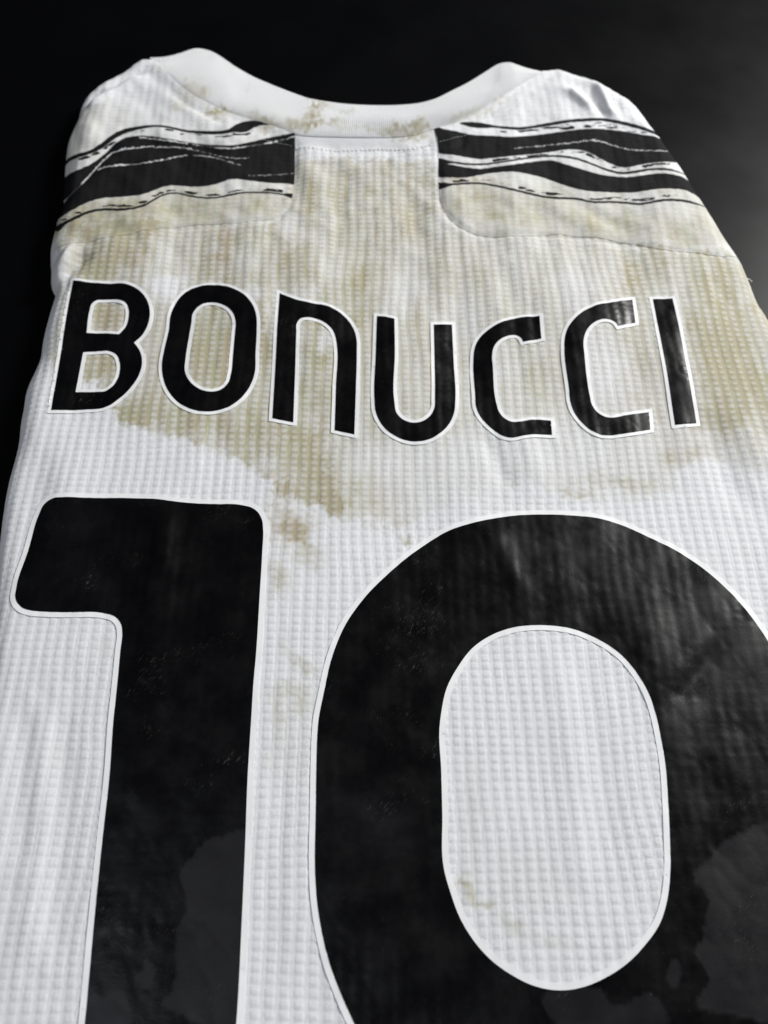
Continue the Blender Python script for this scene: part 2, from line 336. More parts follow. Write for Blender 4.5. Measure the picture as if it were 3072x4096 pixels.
def grid_patch(name, poly, res, off, mat, parent, rel=1.0, ink=None, skirt=0.0004, smooth_mask=None):
    x = np.arange(poly[:, 0].min()-res, poly[:, 0].max()+2*res, res); y = np.arange(poly[:, 1].min()-res, poly[:, 1].max()+2*res, res)
    X, Y = np.meshgrid(x, y, indexing='ij')
    cx = (X[:-1, :-1]+X[1:, 1:])/2; cy = (Y[:-1, :-1]+Y[1:, 1:])/2
    keep = inside(cx, cy, poly)
    pad = np.pad(keep, 1)
    anyk = pad[:-1, :-1] | pad[1:, :-1] | pad[:-1, 1:] | pad[1:, 1:]
    allk = pad[:-1, :-1] & pad[1:, :-1] & pad[:-1, 1:] & pad[1:, 1:]
    bd = anyk & ~allk
    _, nx, ny = segdist(X[bd], Y[bd], poly, want=True)
    X[bd] = nx; Y[bd] = ny
    num = -np.ones(X.shape, int); num[anyk] = np.arange(anyk.sum())
    i, j = np.nonzero(keep)
    Fq = np.stack([num[i, j], num[i+1, j], num[i+1, j+1], num[i, j+1]], 1)
    xs, ys = X[anyk], Y[anyk]
    u, v = cellco(xs, ys)
    z = Hf(xs, ys)
    rm = rel
    if smooth_mask is not None: rm = rel*smooth_mask(xs, ys)
    V3 = np.stack([xs, ys, z+off+relief(u, v)*rm], 1)
    s, tn = stains(xs, ys, u, v)
    ik = ink(xs, ys) if ink else np.zeros(len(xs))
    kn = knot(u, v)*rm
    at = np.stack([s, tn, ik, kn], 1); uv = np.stack([u, v], 1)
    e = boundary_edges(Fq); idx = np.unique(e); mp = -np.ones(len(V3), int); mp[idx] = len(V3)+np.arange(len(idx)); k = len(idx)
    low = V3[idx].copy(); low[:, 2] -= skirt
    q = np.stack([mp[e[:, 1]], mp[e[:, 0]], mp[e[:, 0]]+k, mp[e[:, 1]]+k], 1)
    V3 = np.vstack([V3, V3[idx], low]); at = np.vstack([at, at[idx], at[idx]]); uv = np.vstack([uv, uv[idx], uv[idx]])
    return link(name, mesh(name, V3, np.vstack([Fq, q]), uv, at), mat, parent)

# ------------------------------------------------------------------ materials
class N:
    def __init__(s, name):
        s.m = bpy.data.materials.new(name); s.m.use_nodes = True; s.t = s.m.node_tree; s.t.nodes.clear()
        s.out = s.t.nodes.new('ShaderNodeOutputMaterial'); s.b = s.t.nodes.new('ShaderNodeBsdfPrincipled')
        s.t.links.new(s.b.outputs[0], s.out.inputs[0])
    def put(s, k, v):
        if hasattr(v, 'is_linked') or isinstance(v, bpy.types.NodeSocket): s.t.links.new(v, k)
        else: k.default_value = v
    def n(s, typ, ins={}, **kw):
        d = s.t.nodes.new(typ)
        for k, v in kw.items(): setattr(d, k, v)
        for k, v in ins.items(): s.put(d.inputs[k], v)
        return d
    def math(s, op, a, b=0.0, c=None, clamp=False):
        d = s.n('ShaderNodeMath', {0: a, 1: b}, operation=op); d.use_clamp = clamp
        if c is not None: s.put(d.inputs[2], c)
        return d.outputs[0]
    def mix(s, f, a, b):
        d = s.n('ShaderNodeMix', data_type='RGBA'); s.put(d.inputs[0], f)
        s.put(d.inputs[6], a); s.put(d.inputs[7], b); return d.outputs[2]
    def noise(s, vec, scale, detail=3, rough=.5):
        d = s.n('ShaderNodeTexNoise', {'Scale': scale, 'Detail': detail, 'Roughness': rough}); s.put(d.inputs['Vector'], vec); return d.outputs[0]
    def vec(s, v, sx, sy, sz=1):
        return s.n('ShaderNodeVectorMath', {0: v, 1: (sx, sy, sz)}, operation='MULTIPLY').outputs[0]
    def ramp(s, f, a, b, lo=0., hi=1.):
        d = s.n('ShaderNodeMapRange', {0: f, 1: a, 2: b, 3: lo, 4: hi}); return d.outputs[0]

def fabric(name, pinholes=True, wales=True, collar=False):
    m = N(name)
    at = m.n('ShaderNodeAttribute', attribute_name='dirt_sheen'); sep = m.n('ShaderNodeSeparateColor', {0: at.outputs[0]})
    st, tn, ik, kn = sep.outputs[0], sep.outputs[1], sep.outputs[2], at.outputs[3]
    uv = m.n('ShaderNodeUVMap', uv_map='cell').outputs[0]
    obj = m.n('ShaderNodeTexCoord').outputs[3]
    g = m.noise(m.vec(uv, 9, 9), 1.0, 2)
    fine = m.noise(m.vec(uv, 15, 10), 1.0, 3)
    sx = m.n('ShaderNodeSeparateXYZ', {0: uv})
    # stain: sits in the grooves, the raised knots rub clean
    s2 = m.math('MULTIPLY', st, m.math('SUBTRACT', 1.25, m.math('MULTIPLY', kn, 0.62)))
    s2 = m.math('MULTIPLY', s2, m.ramp(g, .25, .75, .75, 1.25), clamp=True)
    s2 = m.math('MULTIPLY', s2, 1.02, clamp=True)
    scol = m.mix(tn, (.37, .36, .215, 1), (.35, .285, .18, 1))
    c = m.mix(s2, (.73, .74, .765, 1) if not collar else (.76, .77, .785, 1), scol)
    c = m.mix(ik, c, (.009, .009, .010, 1))
    # ribs and wales; the shade between them is painted in as darker colour
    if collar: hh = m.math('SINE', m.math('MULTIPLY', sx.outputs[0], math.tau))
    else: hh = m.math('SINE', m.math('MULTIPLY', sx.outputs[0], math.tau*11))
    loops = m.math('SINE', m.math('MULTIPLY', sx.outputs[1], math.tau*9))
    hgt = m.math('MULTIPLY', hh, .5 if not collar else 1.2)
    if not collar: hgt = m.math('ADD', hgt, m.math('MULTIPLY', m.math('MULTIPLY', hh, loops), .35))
    hgt = m.math('ADD', hgt, m.math('MULTIPLY', fine, 3.2))
    if pinholes:
        # clusters of tiny eyelets on each knot
        hx = m.math('POWER', m.math('MULTIPLY_ADD', m.math('SINE', m.math('MULTIPLY', sx.outputs[0], math.tau*11)), .5, .5), 4.0)
        hy = m.math('POWER', m.math('MULTIPLY_ADD', m.math('SINE', m.math('MULTIPLY', sx.outputs[1], math.tau*8)), .5, .5), 4.0)
        hole = m.math('MULTIPLY', m.math('MULTIPLY', hx, hy), m.ramp(kn, .45, .8))
        hole = m.math('MULTIPLY', hole, m.math('SUBTRACT', 1.0, ik))
        c = m.mix(m.math('MULTIPLY', hole, .30), c, m.mix(.5, c, (.12, .12, .12, 1)))
        hgt = m.math('SUBTRACT', hgt, m.math('MULTIPLY', hole, 2.5))
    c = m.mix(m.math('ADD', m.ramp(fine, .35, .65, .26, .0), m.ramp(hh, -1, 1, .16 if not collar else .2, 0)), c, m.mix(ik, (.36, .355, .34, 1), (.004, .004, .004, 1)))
    bp = m.n('ShaderNodeBump', {'Strength': .6, 'Distance': .00010, 'Height': hgt}).outputs[0]
    m.put(m.b.inputs['Base Color'], c); m.put(m.b.inputs['Normal'], bp)
    m.put(m.b.inputs['Roughness'], .7); m.put(m.b.inputs['Specular IOR Level'], m.ramp(ik, 0, 1, .3, .09))
    m.put(m.b.inputs['Sheen Weight'], m.ramp(ik, 0, 1, .08, .0)); m.put(m.b.inputs['Sheen Roughness'], .4)
    m.put(m.b.inputs['Subsurface Weight'], 0.0)
    return m.m
def vinyl(name, black):
    m = N(name)
    obj = m.n('ShaderNodeTexCoord').outputs[3]
    at = m.n('ShaderNodeAttribute', attribute_name='dirt_sheen'); sep = m.n('ShaderNodeSeparateColor', {0: at.outputs[0]})
    sheen_stain = sep.outputs[0]  # painted sheen patches on the black print, stain on the white
    a = m.noise(m.vec(obj, 90, 90, 90), 1, 4, .6); b = m.noise(m.vec(obj, 900, 900, 900), 1, 3); c4 = m.noise(m.vec(obj, 2600, 1500, 1500), 1, 2)
    if black:
        # scuffs: thin scratches + pale dust
        sc1 = m.noise(m.vec(m.n('ShaderNodeVectorRotate', {0: obj, 'Angle': .6}, rotation_type='Z_AXIS').outputs[0], 2600, 420, 500), 1, 3, .7)
        scuff = m.math('MULTIPLY', m.ramp(sc1, .60, .70), m.ramp(m.noise(m.vec(obj, 42, 60, 60), 1, 4), .56, .70))
        speck = m.ramp(m.noise(m.vec(obj, 1500, 1500, 1500), 1, 1), .80, .86)
        c = m.mix(m.math('MULTIPLY', scuff, .4), m.mix(sheen_stain, (.0018, .0018, .0022, 1), (.0062, .0062, .0075, 1)), (.16, .15, .14, 1))  # reflections are painted in here as a lighter base colour
        c = m.mix(m.math('MULTIPLY', speck, .18), c, (.25, .24, .22, 1))
        ro = m.math('ADD', m.ramp(a, .35, .65, .26, .40), m.math('MULTIPLY', sheen_stain, .12))
        m.put(m.b.inputs['Specular IOR Level'], .24)
    else:
        d = m.ramp(m.noise(m.vec(obj, 260, 260, 260), 1, 4, .7), .60, .78)
        c = m.mix(m.math('MULTIPLY', d, m.math('MULTIPLY_ADD', sheen_stain, 1.0, .14)), (.72, .725, .73, 1), (.34, .285, .19, 1))
        c = m.mix(m.math('MULTIPLY', m.ramp(m.noise(m.vec(obj, 1300, 1300, 1300), 1, 1), .76, .82), m.math('MULTIPLY', sheen_stain, .6)), c, (.2, .16, .11, 1))
        ro = .5
        m.put(m.b.inputs['Specular IOR Level'], .4)
    hg = m.math('ADD', m.math('MULTIPLY', b, .8), m.math('MULTIPLY', c4, .5))
    bp = m.n('ShaderNodeBump', {'Strength': .5, 'Distance': .00006, 'Height': hg}).outputs[0]
    m.put(m.b.inputs['Normal'], bp); m.put(m.b.inputs['Roughness'], ro); m.put(m.b.inputs['Base Color'], c)
    return m.m
M_KNIT = fabric('waffle_knit'); M_PANEL = fabric('shoulder_knit', pinholes=False); M_RIB = fabric('collar_rib', pinholes=False, collar=True)
M_BLACK = vinyl('black_print', True); M_WHITE = vinyl('white_print_edge', False)
def plain(name, col, ro):
    m = N(name); m.put(m.b.inputs['Base Color'], (*col, 1)); m.put(m.b.inputs['Roughness'], ro)
    nz = m.noise(m.vec(m.n('ShaderNodeTexCoord').outputs[3], 2500, 2500, 2500), 1, 2)
    m.put(m.b.inputs['Normal'], m.n('ShaderNodeBump', {'Strength': .3, 'Distance': .00005, 'Height': nz}).outputs[0]); return m.m
M_THREAD = plain('white_thread', (.78, .78, .77), .7); M_GREY = plain('grey_thread', (.45, .44, .40), .7); M_LINT = plain('pale_lint', (.42, .40, .36), .8)
m = N('black_table')
tc = m.n('ShaderNodeTexCoord').outputs[3]
sp = m.ramp(m.noise(m.vec(tc, 620, 620, 620), 1, 1), .83, .88)
m.put(m.b.inputs['Base Color'], m.mix(m.math('MULTIPLY', sp, .35), (.0011, .0012, .0016, 1), (.12, .12, .12, 1)))
m.put(m.b.inputs['Roughness'], m.ramp(m.noise(m.vec(tc, 25, 25, 25), 1, 3), .3, .7, .34, .40)); m.put(m.b.inputs['Specular IOR Level'], .16)
m.put(m.b.inputs['Normal'], m.n('ShaderNodeBump', {'Strength': .25, 'Distance': .00006, 'Height': m.noise(m.vec(tc, 1400, 1400, 1400), 1, 2)}).outputs[0])
M_TABLE = m.m

# ------------------------------------------------------------------ table
tab = link('table_surface', mesh('table_surface', [(-3, -2, 0), (3, -2, 0), (3, 4, 0), (-3, 4, 0), (-3, -2, -.03), (3, -2, -.03), (3, 4, -.03), (-3, 4, -.03)],
    [(0, 1, 2, 3), (7, 6, 5, 4), (0, 4, 5, 1), (1, 5, 6, 2), (2, 6, 7, 3), (3, 7, 4, 0)]), M_TABLE, smooth=False)
tab['kind'] = 'structure'

# ------------------------------------------------------------------ shirt
shirt = bpy.data.objects.new('football_shirt', None); COL.objects.link(shirt); shirt.location = (0, 0, 0)
shirt['label'] = 'mud-stained white football shirt with black name and number, lying folded on black table'
shirt['category'] = 'shirt'

def plainband(x, y):                         # smooth band under the collar, no waffle
    px, py = proj(x, y, T)
    return 1-np.exp(-(segdist(x, y, neckw, False)/0.009)**4)*((px > 1150) & (px < 1760)) 
body = grid_patch('back_panel', SIL, 0.00045, 0.0, M_KNIT, shirt, smooth_mask=plainband, skirt=0.0002)

# shoulder panels with the brushed stripes
def P1(pts): return Z1(pts)
lp_edge = Z1([(1478, 575, 1), (1478, 700), (1476, 850), (1468, 930), (1455, 985), (1430, 1030), (1400, 1065), (1375, 1085), (1200, 1112), (1000, 1130), (850, 1138), (700, 1152), (560, 1168), (420, 1198), (300, 1218), (180, 1240), (60, 1262), (-40, 1290, 1)])
lp_top = Z1([(40, 480, 1), (150, 440), (200, 402), (330, 332), (440, 272), (560, 216), (665, 187, 1)]) + neck_seam[1:13]
def expand(pts, z=None): return curve(onto(pts), 0.0015)
def clip_sil(poly_px):
    """keep a panel inside the outline: points that fall outside are pulled onto it"""
    c = curve(onto(poly_px), 0.001)
    ii = inside(c[:, 0], c[:, 1], SIL)
    _, nx, ny = segdist(c[:, 0], c[:, 1], SIL, want=True)
    c[~ii, 0] = nx[~ii]; c[~ii, 1] = ny[~ii]
    return c
def brush(x, y, polys, cuts, rag):
    """ink mask from traced stripe outlines with ragged bristle edges"""
    z = Hf(x, y); px, py = proj(x, y, z)
    nb = (fbm(x/0.0012, y/0.0007, 201, 3)-.5)
    ink = np.zeros(len(x))
    for k, pl in enumerate(polys):
        p = curve([q[:2] for q in pl], 12.0)
        yy = py+nb*2.5; xx = px+nb*2.5
        d = segdist(xx, yy, p); s = np.where(inside(xx, yy, p), d, -d)
        ink = np.maximum(ink, sstep(-1.5, 1.5, s))
    for (pl, wd) in cuts:                    # bare strokes inside the dark bands
        p = curve([q[:2] for q in pl], 12.0, False)
        d = segdist(px, py+nb*10, p, False)
        t = np.interp(px, [q[0] for q in sorted(pl)], [wd[0]+(wd[1]-wd[0])*i/(len(pl)-1) for i in range(len(pl))])
        ink = ink*(1-sstep(1.2, -1.2, d-.40*t*(.2+1.6*np.clip(nb+.5, 0, 1))*sstep(.30, .46, fbm(px/60., py/60., 230+len(pl), 2))))
    for (pl, off) in rag:                    # dry-brush dashes
        p = curve([q[:2] for q in pl], 12.0, False)
        d = segdist(px, py+off, p, False)
        br = fbm(px/38.0, py/9.0, 222, 3)
        ink = np.maximum(ink, sstep(1.5, -1.0, d-6*sstep(.50, .66, br))*(br > .5))
    return ink
S1 = Z1([(60, 785), (85, 762), (110, 735), (170, 705), (240, 685), (300, 650), (360, 603), (420, 567), (500, 545), (600, 533), (690, 535), (760, 548), (830, 563), (900, 566), (980, 568), (1080, 556), (1130, 525), (1200, 508), (1250, 505), (1290, 515), (1330, 535),
        (1290, 533), (1230, 550), (1180, 577), (1100, 577), (1050, 587), (980, 590), (900, 586), (820, 577), (750, 560), (690, 548), (600, 548), (520, 566), (440, 590), (380, 625), (320, 672), (250, 705), (180, 728), (120, 752), (80, 790)])
S2 = Z1([(50, 880), (80, 858), (110, 833), (170, 802), (240, 772), (300, 732), (350, 690), (400, 640), (450, 612), (520, 598), (620, 600), (700, 612), (800, 630), (900, 645), (1000, 652), (1080, 655), (1160, 645), (1250, 625), (1340, 605), (1420, 590), (1500, 574),
        (1500, 888), (1400, 885), (1300, 880), (1200, 868), (1100, 860), (1050, 872), (1000, 890), (900, 905), (820, 903), (740, 898), (690, 903), (620, 930), (560, 950), (480, 962), (400, 968), (300, 977), (220, 1003), (150, 1038), (80, 1080), (30, 1115)])
S3 = Z1([(20, 1160), (60, 1130), (100, 1108), (170, 1075), (240, 1047), (320, 1034), (420, 1034), (520, 1024), (580, 1004), (640, 969), (700, 943), (780, 940), (850, 955), (920, 965), (1000, 965), (1080, 950), (1150, 936), (1230, 934), (1320, 936), (1400, 945), (1480, 958),
        (1480, 970), (1400, 955), (1320, 946), (1230, 944), (1150, 948), (1080, 962), (1000, 977), (920, 977), (850, 967), (780, 951), (700, 954), (640, 982), (580, 1018), (520, 1038), (420, 1050), (320, 1050), (240, 1064), (170, 1095), (100, 1130), (40, 1175)])
cutsL = [(Z1([(70, 1010), (150, 930), (210, 872), (270, 803), (330, 742), (380, 702), (440, 680), (520, 670), (600, 664), (700, 666), (800, 670), (900, 690), (1000, 715), (1080, 730), (1200, 732)]), (8, .8)),
         (Z1([(290, 802), (340, 782), (420, 776), (500, 770), (600, 757), (700, 740), (780, 722), (850, 715), (940, 722), (1050, 745), (1150, 775)]), (6, .7)),
         (Z1([(540, 607), (620, 614), (700, 624), (850, 646), (1000, 668), (1100, 674), (1200, 660), (1330, 640), (1470, 604)]), (4.5, 5.5)),
         (Z1([(1200, 838), (1330, 835), (1470, 825)]), (.8, 1.0))]
ragL = [(S3[1:20], 9), (S1[22:38], -8)]
R1 = Z3([(-205, 520), (-135, 513), (-55, 522), (0, 533), (80, 541), (160, 545), (250, 534), (350, 516), (450, 500), (560, 492), (650, 490), (740, 502), (830, 521), (920, 548), (1000, 588), (1060, 640),
         (1030, 622), (990, 598), (920, 570), (830, 545), (740, 523), (650, 508), (560, 512), (450, 520), (350, 537), (250, 552), (160, 563), (80, 558), (0, 550), (-70, 552), (-140, 545)])
R2 = Z3([(-350, 540), (-300, 555), (-240, 566), (-115, 592), (0, 597), (100, 603), (200, 598), (300, 588), (400, 574), (500, 560), (600, 553), (700, 560), (800, 572), (900, 590), (980, 603), (1050, 645), (1180, 790),
         (1140, 770), (1080, 757), (1000, 757), (930, 765), (870, 777), (800, 790), (750, 783), (700, 763), (640, 733), (580, 700), (520, 684), (450, 680), (380, 690), (300, 703), (200, 712), (100, 722), (0, 732), (-80, 738), (-150, 730), (-230, 716), (-350, 690)])
R3 = Z3([(-350, 745), (-240, 752), (-150, 762), (-60, 763), (0, 757), (100, 742), (250, 722), (400, 714), (500, 728), (600, 763), (700, 800), (780, 815), (870, 805), (960, 792), (1060, 795), (1180, 840),
         (1060, 808), (960, 806), (870, 820), (780, 830), (700, 815), (600, 776), (500, 743), (400, 727), (250, 733), (100, 753), (0, 769), (-60, 776), (-150, 775), (-240, 765), (-350, 756)])
R4 = Z3([(-350, 762), (-250, 772), (-160, 788), (-80, 796), (0, 786), (100, 773), (200, 759), (300, 747), (350, 745), (440, 770), (540, 800), (640, 828), (740, 843), (830, 845), (920, 833), (1010, 823), (1090, 830), (1150, 850), (1200, 890), (1290, 1010),
         (1210, 950), (1150, 925), (1080, 917), (1000, 918), (920, 930), (850, 940), (760, 941), (660, 937), (560, 929), (480, 912), (400, 887), (300, 851), (200, 826), (120, 815), (15, 820), (-85, 835), (-165, 850), (-235, 850), (-350, 832)])
R5 = Z3([(-350, 897), (-235, 884), (-75, 879), (15, 893), (115, 914), (200, 934), (300, 957), (400, 966), (500, 970), (600, 990), (700, 990), (800, 995), (880, 1002), (950, 991), (1020, 979), (1100, 978), (1180, 988), (1290, 1030),
         (1180, 1003), (1100, 992), (1020, 994), (950, 1006), (880, 1016), (800, 1008), (700, 1003), (600, 1003), (500, 984), (400, 980), (300, 971), (200, 948), (115, 928), (15, 906), (-75, 891), (-235, 896), (-350, 909)])
cutsR = [(Z3([(130, 672), (250, 662), (380, 650), (480, 640), (560, 628), (610, 622), (680, 640), (760, 668), (850, 682), (950, 688), (1080, 690)]), (2, 2)),
         (Z3([(600, 624), (660, 634), (720, 655), (790, 674)]), (5, 3))]
ragR = [(R5[1:17], 10), (R2[18:34], -9), (R1[20:29], -8), (Z3([(400, 560), (500, 545), (650, 540), (800, 560), (950, 590)]), 0)]
pL = clip_sil(lp_edge + lp_top)
grid_patch('shoulder_panel', pL, 0.00033, 0.00035, M_PANEL, shirt, rel=.45, ink=lambda x, y: brush(x, y, [S1, S2, S3], cutsL, ragL))['label'] = 'left shoulder panel with brushed black stripes'
rp = Z2([(960, 550, 1), (975, 600), (985, 700), (985, 830), (990, 930), (1005, 1000), (1030, 1060), (1070, 1110), (1120, 1150), (1180, 1180), (1240, 1198), (1330, 1207), (1500, 1202), (1659, 1195)])
rp += Z3([(500, 1205), (700, 1225), (850, 1250), (1000, 1278), (1200, 1300), (1400, 1325), (1500, 1345, 1), (1560, 1300, 1), (1250, 800), (1010, 528, 1), (870, 515), (760, 490), (690, 420), (620, 320), (560, 238, 1), (480, 205), (400, 185), (345, 203, 1)])
rp += neck_seam[-2:-8:-1]
pR = clip_sil(rp)
grid_patch('shoulder_panel', pR, 0.00033, 0.00035, M_PANEL, shirt, rel=.45, ink=lambda x, y: brush(x, y, [R1, R2, R3, R4, R5], cutsR, ragR))['label'] = 'right shoulder panel with brushed black stripes'
# front panels that wrap over the shoulder line
pf = clip_sil(Z1([(150, 441, 1), (200, 403), (330, 333), (440, 273), (560, 217), (665, 188, 1), (640, 120, 1), (540, 90), (350, 200), (200, 280), (110, 400)]))
grid_patch('front_panel', pf, 0.0005, 0.0002, M_PANEL, shirt, rel=.2)
pg = clip_sil(Z3([(560, 238, 1), (620, 320), (690, 420), (760, 490), (870, 515), (1010, 528, 1), (990, 440), (900, 340), (760, 260), (640, 220)]))
grid_patch('front_panel', pg, 0.0005, 0.0002, M_PANEL, shirt, rel=.15)

# ------------------------------------------------------------------ collar
A = lambda p: Q(550, 150, 2.37, [p])[0]
B = lambda p: Z2([p])[0]
pairs = [(A((118, 192)), A((213, 288))), (A((260, 184)), A((235, 305))), (A((400, 150)), A((262, 328))), (A((500, 115)), A((295, 358))), (A((570, 104)), A((335, 395))), (A((640, 116)), A((380, 440))), (A((700, 134)), A((430, 480))),
    (A((760, 165)), A((520, 545))), (A((850, 225)), A((640, 612))), (A((930, 280)), A((760, 670))), (A((1100, 375)), A((985, 755))), (A((1250, 440)), A((1150, 800))), (A((1400, 500)), A((1310, 852))),
    (A((1550, 555)), A((1470, 908))), (A((1659, 586)), A((1600, 932))), (B((400, 399)), B((380, 600))), (B((560, 409)), B((550, 602))), (B((700, 410)), B((720, 600))), (B((820, 403)), B((850, 586))),
    (B((900, 390)), B((930, 560))), (B((980, 365)), B((1010, 540))), (B((1070, 320)), B((1080, 524))), (B((1160, 275)), B((1150, 500))), (B((1250, 220)), B((1230, 460))), (B((1330, 170)), B((1310, 412))),
    (B((1370, 155)), B((1370, 372))), (B((1420, 152)), B((1430, 330))), (B((1460, 165)), B((1480, 295))), (B((1520, 185)), B((1550, 250))), (B((1600, 204)), B((1610, 222))), (B((1655, 212)), B((1655, 213)))]
nt = 2400; ns = 26; nb_ = 10
tt = np.linspace(0, len(pairs)-1, nt)
def cr(P, t):
    P = np.array([p[:2] for p in P]); i = np.clip(np.floor(t).astype(int), 0, len(P)-2); f = (t-i)[:, None]
    g = lambda k: P[np.clip(k, 0, len(P)-1)]
    p0, p1, p2, p3 = g(i-1), g(i), g(i+1), g(i+2)
    return .5*((2*p1)+(-p0+p2)*f+(2*p0-5*p1+4*p2-p3)*f*f+(-p0+3*p1-3*p2+p3)*f**3)
U_ = cr([p[0] for p in pairs], tt); L_ = cr([p[1] for p in pairs], tt)
Lw = np.array(onto([tuple(p) for p in L_]))
arc = np.concatenate([[0], np.cumsum(np.hypot(*np.diff((Lw+unproj(U_, T+.004)[:, :2])/2, axis=0).T))])
endw = sstep(0, .022, np.minimum(arc, arc[-1]-arc)); ztop = T-.0025+0.005*endw
rows = []; uvs = []
for k in range(ns+1):
    s = k/ns
    pxk = L_*(1-s)+U_*s
    zl = Hf(Lw[:, 0], Lw[:, 1])+0.00028
    zz = zl*(1-s)+ztop*s + 0.0012*math.sin(math.pi*s**.8)*endw + (fbm(arc/0.02, np.full(nt, s*1.5), 301, 2)-.5)*0.0016*math.sin(math.pi*s)
    zz = zz+0.00020*np.cos(arc/0.00105*math.tau)*min(1, s*8)
    rows.append(unproj(pxk, zz)); uvs.append(np.stack([arc/0.00105, np.full(nt, s*3)], 1))
top = rows[-1]; dirn = rows[-1]-rows[-2]; dirn[:, 2] = 0
dirn /= np.linalg.norm(dirn, axis=1)[:, None]+1e-9
for k in range(1, nb_+1):                    # rolls over the edge and goes down inside the neck
    a = k/nb_*math.pi*.5
    q = top + dirn*0.0022*math.sin(a)
    q[:, 2] = top[:, 2]-0.0015*(1-math.cos(a))-(0.009*(k/nb_)**2)
    rows.append(q); uvs.append(np.stack([arc/0.00105, np.full(nt, 3+k*.1)], 1))
R_ = np.concatenate(rows); UV_ = np.concatenate(uvs); nr = len(rows)
I, J = np.meshgrid(np.arange(nr-1), np.arange(nt-1), indexing='ij'); I = I.ravel(); J = J.ravel()
Fc = np.stack([I*nt+J, I*nt+J+1, (I+1)*nt+J+1, (I+1)*nt+J], 1)
s_, t_ = stains(R_[:, 0], R_[:, 1], UV_[:, 0], UV_[:, 1], R_[:, 2])
at = np.stack([s_, t_, np.zeros(len(s_)), np.zeros(len(s_))], 1)
col_o = link('collar', mesh('collar', R_, Fc[:, ::-1], UV_, at), M_RIB, shirt)

# ------------------------------------------------------------------ printed letters and digits
def offset_poly(P, w):
    """P dense closed polygon; w>0 grows it"""
    area_ = 0.5*np.sum(P[:, 0]*np.roll(P[:, 1], -1)-np.roll(P[:, 0], -1)*P[:, 1])
    if area_ < 0: P = P[::-1]
    out = []; n = len(P)
    for i in range(n):
        a, b, c = P[i-1], P[i], P[(i+1) % n]
        d0 = (b-a)/(np.linalg.norm(b-a)+1e-12); d1 = (c-b)/(np.linalg.norm(c-b)+1e-12)
        n0 = np.array([d0[1], -d0[0]]); n1 = np.array([d1[1], -d1[0]])
        turn = d0[0]*d1[1]-d0[1]*d1[0]; dot = d0@d1
        m_ = n0+n1; mm = m_@m_
        if abs(turn) > .35 and (turn > 0) == (w > 0):      # a convex corner: slightly rounded
            sharp = b + m_*2*w/mm; 
            p0 = b+n0*w; p1 = b+n1*w; 
            for t in (0, .25, .5, .75, 1):
                q = (p0*.35+sharp*.65); r_ = (p1*.35+sharp*.65)
                out.append((1-t)**2*q+2*t*(1-t)*sharp+t*t*r_)
        else:
            out.append(b + m_*2*w/max(mm, .8))
    out = np.array(out)
    d = segdist(out[:, 0], out[:, 1], P)
    return out[d > abs(w)*.97]
def sheen_mask(x, y):  # where reflections are painted on the black print; relief is flatter there too
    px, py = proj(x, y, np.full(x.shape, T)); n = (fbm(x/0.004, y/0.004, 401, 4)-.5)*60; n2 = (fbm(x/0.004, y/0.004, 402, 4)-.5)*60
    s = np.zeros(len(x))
    for pl, sf in SHEENS:
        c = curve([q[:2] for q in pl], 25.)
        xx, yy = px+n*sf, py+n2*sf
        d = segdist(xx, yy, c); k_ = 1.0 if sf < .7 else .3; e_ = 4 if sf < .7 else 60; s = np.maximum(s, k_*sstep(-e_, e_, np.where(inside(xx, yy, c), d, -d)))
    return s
SHEENS = [(Q(0, 2700, 1.106, [(1090, 680), (1000, 705), (920, 740), (850, 810), (800, 880), (820, 950), (825, 1040), (790, 1110), (770, 1180), (780, 1300), (760, 1390), (720, 1470), (800, 1500), (860, 1544), (1060, 1560), (1090, 1100)]), .45),
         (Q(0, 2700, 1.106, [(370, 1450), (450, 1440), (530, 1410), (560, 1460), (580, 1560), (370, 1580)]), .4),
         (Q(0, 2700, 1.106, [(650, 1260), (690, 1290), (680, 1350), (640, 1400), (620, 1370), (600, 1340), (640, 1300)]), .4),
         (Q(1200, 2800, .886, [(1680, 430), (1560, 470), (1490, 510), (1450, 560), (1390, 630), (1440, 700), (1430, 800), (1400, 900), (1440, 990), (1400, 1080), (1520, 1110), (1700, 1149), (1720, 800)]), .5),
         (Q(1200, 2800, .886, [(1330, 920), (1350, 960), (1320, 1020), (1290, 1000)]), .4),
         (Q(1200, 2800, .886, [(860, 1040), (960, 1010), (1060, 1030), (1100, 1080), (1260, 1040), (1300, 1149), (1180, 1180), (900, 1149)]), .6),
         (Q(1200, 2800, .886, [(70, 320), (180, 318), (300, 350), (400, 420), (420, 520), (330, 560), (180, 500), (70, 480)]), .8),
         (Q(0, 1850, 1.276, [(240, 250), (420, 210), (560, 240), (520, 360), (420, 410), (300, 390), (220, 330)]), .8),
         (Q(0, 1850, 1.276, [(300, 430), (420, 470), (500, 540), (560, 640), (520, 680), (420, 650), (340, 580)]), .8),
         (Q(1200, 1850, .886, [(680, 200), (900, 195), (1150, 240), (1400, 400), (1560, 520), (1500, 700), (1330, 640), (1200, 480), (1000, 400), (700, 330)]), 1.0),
         (Q(1200, 1850, .886, [(1300, 560), (1560, 560), (1640, 700), (1640, 975), (1300, 975)]), 1.0)]
